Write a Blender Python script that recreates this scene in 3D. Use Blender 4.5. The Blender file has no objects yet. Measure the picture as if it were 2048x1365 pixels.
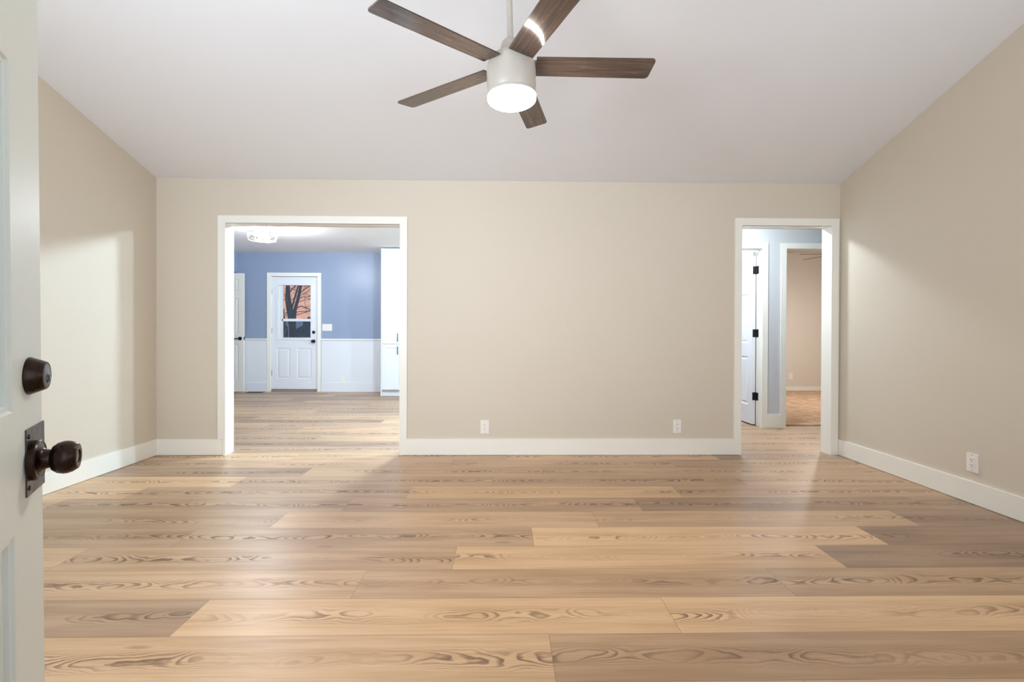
import bpy, bmesh, math, random
from mathutils import Vector, Matrix

PI = math.pi
sc = bpy.context.scene
COL = sc.collection
R = random.Random(11)

# ------------------------------------------------------------------ camera
CAMZ = 1.083
FPX = 935.0
yaw, pitch, roll, SY = 0.01677, 0.00453, 0.00367, -11.825
_f = Vector((math.sin(yaw) * math.cos(pitch), math.cos(yaw) * math.cos(pitch), -math.sin(pitch)))
_r = Vector((math.cos(yaw), -math.sin(yaw), 0))
_u = _r.cross(_f)
_r2 = math.cos(roll) * _r + math.sin(roll) * _u
_u2 = -math.sin(roll) * _r + math.cos(roll) * _u
cam_d = bpy.data.cameras.new('camera')
cam = bpy.data.objects.new('camera', cam_d)
COL.objects.link(cam)
M = Matrix.Identity(4)
for i in range(3):
    M[i][0] = _r2[i]; M[i][1] = _u2[i]; M[i][2] = -_f[i]
M[0][3], M[1][3], M[2][3] = 0, 0, CAMZ
cam.matrix_world = M
cam_d.sensor_width = 36
cam_d.lens = FPX / 2048 * 36
cam_d.shift_y = SY / 2048
cam_d.clip_start = 0.02
sc.camera = cam

# ------------------------------------------------------------------ view, world, light levels
sc.view_settings.view_transform = 'Standard'
sc.view_settings.look = 'None'
sc.view_settings.gamma = 1
sc.view_settings.use_curve_mapping = False
sc.view_settings.exposure = -0.05
sc.cycles.max_bounces = 10
sc.cycles.diffuse_bounces = 6
sc.cycles.use_denoising = True
sc.cycles.caustics_reflective = False
sc.cycles.sample_clamp_indirect = 6.0

# radiance of each lamp's diffuser
FAN_LAMP = 140.0
CAGE_LAMP = 800.0
KITCHEN_LAMP = 820.0
HALL_LAMP = 310.0
ROOM_LAMP = 130.0
BED_LAMP = 390.0
WARM = (1.0, 0.935, 0.86)
COOL = (0.90, 0.955, 1.0)
DAYLED = (0.62, 0.83, 1.0)
FRONT_LIGHT_W = 90.0  # power shared by the added front fills and the doorway daylight

w = bpy.data.worlds.new('dusk_sky')
sc.world = w
w.use_nodes = True
nt = w.node_tree
nt.nodes.clear()
out = nt.nodes.new('ShaderNodeOutputWorld')
bg = nt.nodes.new('ShaderNodeBackground')
tc = nt.nodes.new('ShaderNodeTexCoord')
sep = nt.nodes.new('ShaderNodeSeparateXYZ')
nt.links.new(tc.outputs['Generated'], sep.inputs[0])
mr = nt.nodes.new('ShaderNodeMapRange')
mr.inputs['From Min'].default_value = -0.5
mr.inputs['From Max'].default_value = 0.8
nt.links.new(sep.outputs['Y'], mr.inputs['Value'])
ramp = nt.nodes.new('ShaderNodeValToRGB')       # cool evening sky in front of the house, sunset glow behind it
ramp.color_ramp.elements[0].color = (0.42, 0.55, 0.80, 1)
ramp.color_ramp.elements[1].color = (1.0, 0.50, 0.34, 1)
nt.links.new(mr.outputs[0], ramp.inputs[0])
nt.links.new(ramp.outputs[0], bg.inputs['Color'])
bg.inputs['Strength'].default_value = 1.1
nt.links.new(bg.outputs[0], out.inputs[0])


# added fill panels at the unseen front windows, plus weak doorway daylight
def area_light(name, loc, rot, sx, sy, power, color):
    d = bpy.data.lights.new(name, 'AREA')
    d.shape = 'RECTANGLE'
    d.size, d.size_y = sx, sy
    d.energy = power
    d.color = color
    o = bpy.data.objects.new(name, d)
    o.location = loc
    o.rotation_euler = rot
    COL.objects.link(o)
    return o


area_light('front_fill', (1.75, -0.16, 1.5), (PI / 2 + 0.8, 0, 0), 1.4, 1.1, FRONT_LIGHT_W * 0.85, (0.80, 0.885, 1.0))  # added fill, tilted up to brighten the ceiling
area_light('front_fill', (-1.65, -0.16, 1.5), (PI / 2 + 0.45, 0, -0.65), 1.4, 1.1, FRONT_LIGHT_W * 1.75, (0.76, 0.865, 1.0))  # added fill, turned towards the right wall to brighten it
area_light('doorway_daylight', (0.08, -0.30, 1.25), (PI / 2, 0, 0), 0.85, 1.4, FRONT_LIGHT_W * 0.08, (0.79, 0.91, 1.0))


# ------------------------------------------------------------------ helpers
def lin(c):
    c = c / 255.0
    return c / 12.92 if c <= 0.04045 else ((c + 0.055) / 1.055) ** 2.4


def rgb(r, g, b):
    return (lin(r), lin(g), lin(b), 1.0)


class N:
    """Small node-graph writer."""
    def __init__(self, name):
        self.m = bpy.data.materials.new(name)
        self.m.use_nodes = True
        self.t = self.m.node_tree
        self.b = self.t.nodes['Principled BSDF']
        self.o = self.t.nodes['Material Output']

    def node(self, typ, **kw):
        n = self.t.nodes.new(typ)
        for k, v in kw.items():
            setattr(n, k, v)
        return n

    def link(self, a, b):
        self.t.links.new(a, b)

    def put(self, sock, v):
        if hasattr(v, 'links'):
            self.link(v, sock)
        else:
            sock.default_value = v

    def math(self, op, a, b=0.0, c=0.0, clamp=False):
        n = self.node('ShaderNodeMath', operation=op, use_clamp=clamp)
        self.put(n.inputs[0], a); self.put(n.inputs[1], b); self.put(n.inputs[2], c)
        return n.outputs[0]

    def xyz(self, x, y, z=0.0):
        n = self.node('ShaderNodeCombineXYZ')
        self.put(n.inputs[0], x); self.put(n.inputs[1], y); self.put(n.inputs[2], z)
        return n.outputs[0]

    def noise(self, vec, scale=1.0, detail=2.0, rough=0.5):
        n = self.node('ShaderNodeTexNoise')
        n.inputs['Scale'].default_value = scale
        n.inputs['Detail'].default_value = detail
        n.inputs['Roughness'].default_value = rough
        self.link(vec, n.inputs['Vector'])
        return n.outputs[0]

    def mix(self, fac, a, b, blend='MIX'):
        n = self.node('ShaderNodeMix', data_type='RGBA', blend_type=blend)
        self.put(n.inputs[0], fac); self.put(n.inputs[6], a); self.put(n.inputs[7], b)
        return n.outputs[2]

    def smooth(self, v, lo, hi, to0=0.0, to1=1.0):
        n = self.node('ShaderNodeMapRange', interpolation_type='SMOOTHSTEP')
        self.put(n.inputs['Value'], v)
        n.inputs['From Min'].default_value = lo
        n.inputs['From Max'].default_value = hi
        n.inputs['To Min'].default_value = to0
        n.inputs['To Max'].default_value = to1
        return n.outputs[0]

    def bump(self, h, strength, dist):
        n = self.node('ShaderNodeBump')
        n.inputs['Strength'].default_value = strength
        n.inputs['Distance'].default_value = dist
        self.link(h, n.inputs['Height'])
        self.link(n.outputs[0], self.b.inputs['Normal'])


def paint(name, col, rough=0.6, spec=0.35, bump=0.08, var=0.03, scale=220):
    n = N(name)
    tc = n.node('ShaderNodeTexCoord').outputs['Object']
    fine = n.noise(tc, scale, 3)
    broad = n.noise(tc, 1.7, 2)
    c2 = tuple(x * (1 - var) for x in col[:3]) + (1,)
    n.link(n.mix(broad, col, c2), n.b.inputs['Base Color'])
    n.b.inputs['Roughness'].default_value = rough
    n.b.inputs['Specular IOR Level'].default_value = spec
    n.bump(fine, bump, 0.002)
    return n.m


def metal(name, col, rough=0.3, metallic=1.0):
    n = N(name)
    tc = n.node('ShaderNodeTexCoord').outputs['Object']
    v = n.noise(tc, 60, 3)
    n.link(n.mix(v, col, tuple(x * 0.8 for x in col[:3]) + (1,)), n.b.inputs['Base Color'])
    n.b.inputs['Metallic'].default_value = metallic
    n.link(n.smooth(v, 0.2, 0.8, rough * 0.85, rough * 1.2), n.b.inputs['Roughness'])
    return n.m


def lamp(name, col, strength):
    n = N(name)
    n.b.inputs['Base Color'].default_value = (0.8, 0.8, 0.8, 1)
    n.b.inputs['Emission Color'].default_value = col + (1,)
    n.b.inputs['Emission Strength'].default_value = strength
    return n.m


MAT = {}
MAT['beige'] = paint('beige_wall_paint', rgb(210, 200, 183), 0.62)
MAT['tan'] = paint('tan_bedroom_paint', rgb(220, 211, 198), 0.65)
MAT['ceil'] = paint('white_ceiling_paint', rgb(222, 221, 221), 0.8, 0.2, 0.15)
MAT['trim'] = paint('white_trim_paint', rgb(237, 235, 226), 0.40, 0.45, 0.02, 0.01)
MAT['door'] = paint('off_white_door_paint', rgb(216, 223, 218), 0.45, 0.5, 0.04, 0.015, 90)
MAT['blue'] = paint('blue_kitchen_paint', rgb(145, 158, 182), 0.33, 0.4, 0.05)
MAT['kceil'] = paint('bright_white_kitchen_ceiling', rgb(248, 249, 250), 0.7, 0.2, 0.1)
MAT['kwhite'] = paint('white_kitchen_paint', rgb(226, 228, 233), 0.45, 0.4, 0.03, 0.01)
MAT['grey'] = paint('pale_grey_hall_paint', rgb(200, 203, 206), 0.6)
MAT['cab'] = paint('white_cabinet_lacquer', rgb(216, 218, 222), 0.36, 0.5, 0.01, 0.01)
MAT['plastic'] = paint('white_plastic', rgb(236, 232, 224), 0.35, 0.5, 0.0, 0.01)
MAT['dark'] = paint('dark_slot', rgb(30, 28, 26), 0.6, 0.2, 0.0, 0.0)
MAT['bronze'] = metal('oil_rubbed_bronze', rgb(58, 44, 36), 0.28, 0.85)
MAT['bronze_worn'] = metal('worn_bronze_face', rgb(120, 118, 122), 0.3, 0.9)
MAT['plate'] = metal('dark_pewter_plate', rgb(92, 88, 92), 0.33, 0.95)
MAT['black'] = metal('black_hardware', rgb(42, 42, 46), 0.4, 0.6)
MAT['nickel'] = metal('brushed_nickel', rgb(196, 188, 178), 0.38, 0.9)
MAT['nickel_paint'] = paint('champagne_nickel_finish', rgb(198, 190, 178), 0.35, 0.5, 0.01, 0.02)
MAT['steel'] = metal('satin_steel_hinge', rgb(190, 190, 192), 0.35, 1.0)
MAT['conc'] = paint('concrete', rgb(140, 138, 134), 0.85, 0.2, 0.4, 0.2, 40)
MAT['lawn'] = paint('dusk_lawn', rgb(52, 60, 44), 0.9, 0.1, 0.5, 0.4, 30)
MAT['bark'] = paint('bark', rgb(60, 50, 46), 0.9, 0.1, 0.5, 0.3, 30)
MAT['fence'] = paint('weathered_fence_boards', rgb(188, 196, 214), 0.85, 0.1, 0.3, 0.2, 20)
MAT['bush'] = paint('dark_evergreen_leaves', rgb(62, 76, 82), 0.8, 0.2, 0.3, 0.4, 12)
MAT['roofing'] = paint('slate_shingle', rgb(70, 70, 78), 0.85, 0.1, 0.3, 0.2, 20)
MAT['fanlamp'] = lamp('warm_white_globe', WARM, FAN_LAMP)
MAT['cagelamp'] = lamp('cool_white_drum', COOL, CAGE_LAMP)
MAT['kitlamp'] = lamp('cool_white_diffuser', DAYLED, KITCHEN_LAMP)
MAT['halllamp'] = lamp('hall_diffuser', (0.80, 0.91, 1.0), HALL_LAMP)
MAT['roomlamp'] = lamp('room_diffuser', COOL, ROOM_LAMP)
MAT['bedlamp'] = lamp('bedroom_globe', (0.97, 0.96, 0.93), BED_LAMP)


def glass_mat(name, tint=(1, 1, 1, 1), refl=0.06):
    n = N(name)
    n.t.nodes.remove(n.b)
    tr = n.node('ShaderNodeBsdfTransparent'); tr.inputs[0].default_value = tint
    gl = n.node('ShaderNodeBsdfGlossy'); gl.inputs['Roughness'].default_value = 0.02
    fr = n.node('ShaderNodeFresnel'); fr.inputs[0].default_value = 1.5
    mx = n.node('ShaderNodeMixShader')
    if refl is None:
        mx.inputs[0].default_value = 0.06
    else:
        n.link(n.math('ADD', fr.outputs[0], refl), mx.inputs[0])
    n.link(tr.outputs[0], mx.inputs[1]); n.link(gl.outputs[0], mx.inputs[2])
    n.link(mx.outputs[0], n.o.inputs[0])
    return n.m


MAT['glass'] = glass_mat('clear_glass')
MAT['drumglass'] = glass_mat('thin_clear_glass', (1, 1, 1, 1), None)
MAT['doorglass'] = glass_mat('double_glazing', (0.9, 0.93, 0.95, 1), 0.05)


def blade_mat():
    n = N('dark_walnut_blade')
    tc = n.node('ShaderNodeTexCoord').outputs['Object']
    mp = n.node('ShaderNodeMapping'); mp.inputs['Scale'].default_value = (4, 70, 4)
    n.link(tc, mp.inputs[0])
    g = n.noise(mp.outputs[0], 1.0, 5, 0.6)
    fine = n.noise(tc, 160, 3)
    c = n.mix(n.smooth(g, 0.3, 0.75), rgb(72, 58, 49), rgb(104, 86, 74))
    c = n.mix(n.math('MULTIPLY', n.smooth(fine, 0.55, 0.75), n.smooth(g, 0.5, 0.7)), c, rgb(150, 130, 114))
    n.link(c, n.b.inputs['Base Color'])
    n.b.inputs['Roughness'].default_value = 0.13
    n.b.inputs['Specular IOR Level'].default_value = 0.5
    n.bump(g, 0.02, 0.001)
    return n.m


MAT['blade'] = blade_mat()


def carpet_mat():
    n = N('beige_cut_pile_carpet')
    tc = n.node('ShaderNodeTexCoord').outputs['Object']
    a = n.noise(tc, 7, 5, 0.7)
    f = n.noise(tc, 140, 3)
    c = n.mix(n.smooth(a, 0.35, 0.68), rgb(190, 156, 128), rgb(222, 190, 160))
    c = n.mix(n.math('MULTIPLY', f, 0.35), c, rgb(150, 118, 92))
    n.link(c, n.b.inputs['Base Color'])
    n.b.inputs['Roughness'].default_value = 0.95
    n.b.inputs['Specular IOR Level'].default_value = 0.1
    n.bump(n.math('ADD', a, n.math('MULTIPLY', f, 0.6)), 0.8, 0.02)
    return n.m


MAT['carpet'] = carpet_mat()

PW, PL = 0.2312, 1.83      # plank width and length


def floor_mat():
    n = N('pine_look_vinyl_planks')
    uv = n.node('ShaderNodeUVMap', uv_map='grain').outputs[0]
    ed = n.node('ShaderNodeUVMap', uv_map='edge').outputs[0]
    at = n.node('ShaderNodeAttribute', attribute_name='plank').outputs['Color']
    s1 = n.node('ShaderNodeSeparateXYZ'); n.link(uv, s1.inputs[0])
    s2 = n.node('ShaderNodeSeparateXYZ'); n.link(ed, s2.inputs[0])
    s3 = n.node('ShaderNodeSeparateColor'); n.link(at, s3.inputs[0])
    u, v = s1.outputs[0], s1.outputs[1]           # metres along / across (0 = plank centre line)
    tone, seed, fig = s3.outputs[0], s3.outputs[1], s3.outputs[2]
    sd = n.math('MULTIPLY', seed, 91.0)
    vv0 = n.math('MULTIPLY', v, 2.0 / PW)
    wander = n.math('SUBTRACT', n.noise(n.xyz(n.math('MULTIPLY', u, 0.9), sd), 1.0, 1), 0.5)
    vv = n.math('ADD', vv0, n.math('MULTIPLY', wander, 0.9))
    v2 = n.math('MULTIPLY', vv, vv)
    # height field whose contours are the growth rings: cathedrals along the centre, straight at the sides
    hill = n.noise(n.xyz(n.math('MULTIPLY', u, 2.3), n.math('MULTIPLY', vv, 0.45), sd), 1.0, 2, 0.5)
    fine = n.noise(n.xyz(n.math('MULTIPLY', u, 16), n.math('MULTIPLY', vv, 5.0), sd), 1.0, 2, 0.6)
    f = n.math('ADD', n.math('MULTIPLY', v2, 5.0), n.math('MULTIPLY', hill, 7.0))
    f = n.math('ADD', f, n.math('MULTIPLY', fine, 0.34))
    ring = n.math('FRACT', n.math('MULTIPLY', f, 2.6))
    late = n.math('MULTIPLY', n.smooth(ring, 0.35, 0.80), n.smooth(ring, 1.0, 0.88))
    band = n.math('POWER', 2.718, n.math('MULTIPLY', v2, -9.0))
    patch = n.smooth(n.noise(n.xyz(n.math('MULTIPLY', u, 1.5), n.math('MULTIPLY', sd, 1.7)), 1.0, 1), 0.36, 0.54)
    strong = n.math('MULTIPLY', n.math('MULTIPLY', band, patch), fig)
    line = n.math('MULTIPLY', late, n.math('ADD', n.math('MULTIPLY', strong, 0.86), n.math('MULTIPLY', fig, 0.09)))
    # fine straight fibre
    fib = n.noise(n.xyz(n.math('MULTIPLY', u, 3.0), n.math('MULTIPLY', v, 230.0), sd), 1.0, 3, 0.6)
    broad = n.noise(n.xyz(n.math('MULTIPLY', u, 1.1), n.math('MULTIPLY', v, 14.0), sd), 1.0, 3, 0.6)
    light = n.mix(n.smooth(broad, 0.3, 0.7), rgb(218, 182, 142), rgb(199, 161, 120))
    dark = n.mix(n.smooth(broad, 0.3, 0.7), rgb(156, 128, 104), rgb(128, 101, 80))
    base = n.mix(tone, light, dark)
    base = n.mix(n.math('MULTIPLY', n.smooth(fib, 0.45, 0.75), 0.32), base, rgb(118, 86, 60))
    col = n.mix(line, base, n.mix(tone, rgb(104, 72, 46), rgb(72, 50, 34)))
    # knots
    vo = n.node('ShaderNodeTexVoronoi'); vo.inputs['Scale'].default_value = 1.0
    n.link(n.xyz(n.math('MULTIPLY', u, 1.1), n.math('MULTIPLY', v, 5.0), sd), vo.inputs['Vector'])
    knot = n.math('MULTIPLY', n.smooth(vo.outputs['Distance'], 0.07, 0.02), n.math('MULTIPLY', fig, 0.5))
    col = n.mix(knot, col, rgb(110, 76, 50))
    # joints
    a, b = s2.outputs[0], s2.outputs[1]
    dv = n.math('MINIMUM', b, n.math('SUBTRACT', PW, b))
    du = n.math('MINIMUM', a, n.math('SUBTRACT', PL, a))
    gap = n.math('MAXIMUM', n.smooth(dv, 0.0022, 0.0006), n.smooth(du, 0.0018, 0.0005))
    col = n.mix(n.math('MULTIPLY', gap, 0.55), col, rgb(92, 70, 52))
    n.link(col, n.b.inputs['Base Color'])
    n.link(n.math('ADD', 0.36, n.math('MULTIPLY', line, 0.12)), n.b.inputs['Roughness'])
    n.b.inputs['Specular IOR Level'].default_value = 0.5
    hgt = n.math('SUBTRACT', n.math('MULTIPLY', fib, 0.25), n.math('ADD', n.math('MULTIPLY', gap, 1.0), n.math('MULTIPLY', line, 0.2)))
    n.bump(hgt, 0.25, 0.0015)
    return n.m


MAT['floor'] = floor_mat()


def tag(o, label=None, cat=None, group=None, kind=None):
    if label: o['label'] = label
    if cat: o['category'] = cat
    if group: o['group'] = group
    if kind: o['kind'] = kind
    return o


def empty(name, loc=(0, 0, 0), rot=(0, 0, 0)):
    o = bpy.data.objects.new(name, None)
    o.empty_display_size = 0.1
    o.location = loc
    o.rotation_euler = rot
    COL.objects.link(o)
    return o


def link(name, bm, mat, parent=None, smooth=False, bevel=0.0, seg=2):
    if bevel > 0:
        es = [e for e in bm.edges if len(e.link_faces) == 2 and e.calc_face_angle(0) > 0.6]
        bmesh.ops.bevel(bm, geom=es, offset=bevel, segments=seg, affect='EDGES', clamp_overlap=True)
    bmesh.ops.recalc_face_normals(bm, faces=bm.faces)
    me = bpy.data.meshes.new(name)
    bm.to_mesh(me)
    bm.free()
    mats = mat if isinstance(mat, (list, tuple)) else [mat]
    for m in mats:
        me.materials.append(MAT[m])
    if smooth:
        for p in me.polygons:
            p.use_smooth = True
        me.set_sharp_from_angle(angle=math.radians(38))
    o = bpy.data.objects.new(name, me)
    COL.objects.link(o)
    if parent:
        o.parent = parent
    return o


def box(bm, x0, x1, y0, y1, z0, z1):
    vs = [bm.verts.new((x, y, z)) for x in (x0, x1) for y in (y0, y1) for z in (z0, z1)]
    for q in ((0, 1, 3, 2), (4, 6, 7, 5), (0, 4, 5, 1), (2, 3, 7, 6), (0, 2, 6, 4), (1, 5, 7, 3)):
        bm.faces.new([vs[i] for i in q])
    return vs


def boxes(lst):
    bm = bmesh.new()
    for b in lst:
        box(bm, *b)
    return bm


def lathe(bm, prof, axis=Vector((0, 0, 1)), org=Vector((0, 0, 0)), n=40):
    """prof: list of (radius, height along axis)."""
    axis = Vector(axis).normalized(); org = Vector(org)
    a = axis.orthogonal().normalized(); b = axis.cross(a)
    rings = []
    for r, h in prof:
        if r < 1e-6:
            rings.append([bm.verts.new(org + axis * h)])
        else:
            rings.append([bm.verts.new(org + axis * h + (a * math.cos(2 * PI * k / n) + b * math.sin(2 * PI * k / n)) * r) for k in range(n)])
    for p, q in zip(rings, rings[1:]):
        for k in range(n):
            k2 = (k + 1) % n
            if len(p) == 1 and len(q) == 1:
                continue
            if len(p) == 1:
                bm.faces.new((p[0], q[k], q[k2]))
            elif len(q) == 1:
                bm.faces.new((p[k], p[k2], q[0]))
            else:
                bm.faces.new((p[k], p[k2], q[k2], q[k]))
    for rg, flip in ((rings[0], True), (rings[-1], False)):
        if len(rg) > 2:
            bm.faces.new(rg[::-1] if flip else rg)
    return bm


def tube(bm, pts, rads, n=8):
    rings = []
    for i, p in enumerate(pts):
        p = Vector(p)
        d = (Vector(pts[min(i + 1, len(pts) - 1)]) - Vector(pts[max(i - 1, 0)])).normalized()
        a = d.orthogonal().normalized() if abs(d.z) > 0.9 else d.cross(Vector((0, 0, 1))).normalized()
        b = d.cross(a)
        r = rads[i] if isinstance(rads, (list, tuple)) else rads
        rings.append([bm.verts.new(p + (a * math.cos(2 * PI * k / n) + b * math.sin(2 * PI * k / n)) * r) for k in range(n)])
    for p, q in zip(rings, rings[1:]):
        for k in range(n):
            bm.faces.new((p[k], p[(k + 1) % n], q[(k + 1) % n], q[k]))
    bm.faces.new(rings[0][::-1]); bm.faces.new(rings[-1])
    return bm


def ring(bm, c, rad, r, n=48, m=8):
    c = Vector(c)
    rings = []
    for i in range(n):
        t = 2 * PI * i / n
        d = Vector((math.cos(t), math.sin(t), 0))
        rings.append([bm.verts.new(c + d * (rad + r * math.cos(2 * PI * k / m)) + Vector((0, 0, r * math.sin(2 * PI * k / m)))) for k in range(m)])
    for i in range(n):
        p, q = rings[i], rings[(i + 1) % n]
        for k in range(m):
            bm.faces.new((p[k], p[(k + 1) % m], q[(k + 1) % m], q[k]))
    return bm


def leaf_mesh(W, H, T, panels, holes=(), prof=None):
    """Door leaf: u 0..W, y 0..T, z 0..H with moulded panels on both faces and through-holes."""
    bm = bmesh.new()
    us = sorted({0, W} | {p[0] for p in panels} | {p[1] for p in panels} | {h[0] for h in holes} | {h[1] for h in holes})
    zs = sorted({0, H} | {p[2] for p in panels} | {p[3] for p in panels} | {h[2] for h in holes} | {h[3] for h in holes})
    rects = list(panels) + list(holes)

    def inside(u, z):
        return any(a < u < b and c < z < d for a, b, c, d in rects)
    prof = prof or [(0.004, 0.004), (0.009, 0.004), (0.012, 0.010), (0.018, 0.010), (0.022, 0.0125), (0.030, 0.0125), (0.055, 0.004)]
    for side in (0, 1):
        y = 0 if side == 0 else T
        s = 1 if side == 0 else -1
        cache = {}

        def V(u, z):
            k = (round(u, 5), round(z, 5))
            if k not in cache:
                cache[k] = bm.verts.new((u, y, z))
            return cache[k]
        for i in range(len(us) - 1):
            for j in range(len(zs) - 1):
                if not inside((us[i] + us[i + 1]) / 2, (zs[j] + zs[j + 1]) / 2):
                    bm.faces.new((V(us[i], zs[j]), V(us[i + 1], zs[j]), V(us[i + 1], zs[j + 1]), V(us[i], zs[j + 1])))
        for a, b, c, d in panels:
            prev = [bm.verts.new((u, y, z)) for u, z in ((a, c), (b, c), (b, d), (a, d))]
            for ins, dep in prof:
                cur = [bm.verts.new((u, y + s * dep, z)) for u, z in ((a + ins, c + ins), (b - ins, c + ins), (b - ins, d - ins), (a + ins, d - ins))]
                for k in range(4):
                    bm.faces.new((prev[k], prev[(k + 1) % 4], cur[(k + 1) % 4], cur[k]))
                prev = cur
            bm.faces.new(prev)
    for (a, b, c, d) in [(0, W, 0, H)] + list(holes):
        q = [(a, c), (b, c), (b, d), (a, d)]
        for k in range(4):
            (u0, z0), (u1, z1) = q[k], q[(k + 1) % 4]
            bm.faces.new([bm.verts.new(p) for p in ((u0, 0, z0), (u1, 0, z1), (u1, T, z1), (u0, T, z0))])
    bmesh.ops.remove_doubles(bm, verts=bm.verts, dist=1e-5)
    return bm


def struct(name, bm, mat, label, cat, **kw):
    o = link(name, bm, mat, **kw)
    return tag(o, label, cat, None, 'structure')


# ------------------------------------------------------------------ dimensions
XL, XR = -3.045, 3.007          # living room side walls
YB = 4.145                      # back wall face
YT = 4.131                      # face of its trim
YB2 = 4.255                     # its kitchen side
ZB = 2.427                      # ceiling height at the back wall
SL = 0.3155                     # ceiling slope
YR = 2.05                       # ridge
ZR = ZB + SL * (YB - YR)
YF = 0.02                       # front wall face
KC = 2.53                       # kitchen ceiling
KY = 8.578                      # kitchen far wall
KXL = -4.84
KXR = 1.80
HC = 2.45
HY = 5.354                      # hall far wall face
OL = (-2.441, -0.921, 2.038)    # kitchen opening
OR_ = (2.118, 2.926, 2.050)     # hall opening
BBH = 0.142

# ------------------------------------------------------------------ floor: every plank with its own tone, grain and joints
ROW0 = 1.673 - 9 * PW           # a row boundary
known = {0: 1098, 1: (332, 1240), 2: (715, 1172), 3: (904, 1120), 4: (1061, 1077), 5: (1188, 1042), 6: (1270, 1013), 7: (813, 988), 8: (983, 965), 9: (1085, 945), 10: (896, 930)}
seam_x = {0: 0.165, 1: -1.185, 2: -0.62, 3: -0.235, 4: 0.155, 5: 0.535, 6: 0.85, 7: -0.64, 8: -0.08, 9: 0.305, 10: -0.43}
tones = {0: (0.2, 0.55), 1: (0.05, 0.0), 2: (0.35, 0.50), 3: (0.12, 0.95), 4: (0.05, 0.95), 5: (0.45, 0.95), 6: (0.85, 0.85), 7: (0.2, 0.55), 8: (0.6, 0.5), 9: (0.45, 0.55), 10: (0.4, 0.6)}
before = {0: 0.3, 1: 0.75, 2: 0.3, 3: 0.5, 4: 0.6, 5: 0.4, 6: 0.65, 7: 0.6, 8: 0.55, 9: 0.4, 10: 0.4}
bm = bmesh.new()
uvg = bm.loops.layers.uv.new('grain')
uve = bm.loops.layers.uv.new('edge')
pc = bm.loops.layers.float_color.new('plank')
FX0, FX1 = -6.0, 7.5
row = 0
y0 = ROW0
rr = random.Random(5)
while y0 < KY + 0.1:
    k = row - 8               # photo row index: row 0 runs from y = 1.44 to 1.67
    sx = seam_x.get(k, rr.uniform(0, PL))
    i0 = math.floor((FX0 - sx) / PL)
    i = i0
    while sx + i * PL < FX1:
        a = sx + i * PL
        b = a + PL
        if k in tones and i == 0: tone = tones[k][0] if k not in (0, 2) else tones[k][1]
        elif k in tones and i == -1: tone = before[k] if k not in (0, 2) else tones[k][0]
        elif k in tones and i == 1: tone = tones[k][1]
        else: tone = rr.choice((0.1, 0.3, 0.5, 0.7, 0.85)) if y0 < YB - 0.1 else rr.choice((0.5, 0.65, 0.8, 0.95))
        fig = rr.uniform(0.7, 1.0)
        seed = rr.random()
        x0, x1 = max(a, FX0), min(b, FX1)
        off = rr.uniform(0, 50)
        if x1 - x0 > 0.01 and y0 + PW > -0.4:
            f = bm.faces.new([bm.verts.new(p) for p in ((x0, y0, 0), (x1, y0, 0), (x1, y0 + PW, 0), (x0, y0 + PW, 0))])
            for lp, (xx, vv) in zip(f.loops, ((x0, 0), (x1, 0), (x1, PW), (x0, PW))):
                lp[uvg].uv = (xx - a + off, vv - PW / 2)
                lp[uve].uv = (xx - a, vv)
                lp[pc] = (tone, seed, fig, 1)
        i += 1
    row += 1
    y0 += PW
floor = struct('floor', bm, 'floor', 'pine coloured plank floor running through the living room, kitchen and hall', 'floor')

bm = boxes([(3.10, 7.5, 5.46, 8.9, 0.001, 0.012)])
struct('floor_bedroom', bm, 'carpet', 'beige carpet in the tan bedroom beyond the hall', 'carpet')

# ------------------------------------------------------------------ living room shell
T = 0.11
J = 0.018                       # jamb board thickness
bm = boxes([
    (XL - 0.3, OL[0] - J, YB, YB2, 0, KC + 0.1), (OL[0] - J, OL[1] + J, YB, YB2, OL[2] + J, KC + 0.1),
    (OL[1] + J, OR_[0] - J, YB, YB2, 0, KC + 0.1), (OR_[0] - J, OR_[1] + J, YB, YB2, OR_[2] + J, KC + 0.1),
    (OR_[1] + J, XR + 0.1, YB, YB2, 0, KC + 0.1)])
struct('wall_back', bm, 'beige', 'long beige wall with the two cased openings to kitchen and hall', 'wall')


def gable(x0, x1):
    bm = bmesh.new()
    pr = [(-0.12, 0), (YB, 0), (YB, ZB + 0.06), (YR, ZR + 0.06), (-0.12, ZR + 0.06 - SL * (YR + 0.12))]
    a = [bm.verts.new((x0, y, z)) for y, z in pr]
    b = [bm.verts.new((x1, y, z)) for y, z in pr]
    bm.faces.new(a); bm.faces.new(b[::-1])
    for i in range(5):
        j = (i + 1) % 5
        bm.faces.new((a[i], a[j], b[j], b[i]))
    return bm


struct('wall_left', gable(XL - T, XL), 'beige', 'beige gable wall behind the open entry door', 'wall')
struct('wall_right', gable(XR, XR + T), 'beige', 'beige gable wall with a single low outlet next to the hall opening', 'wall')
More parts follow.
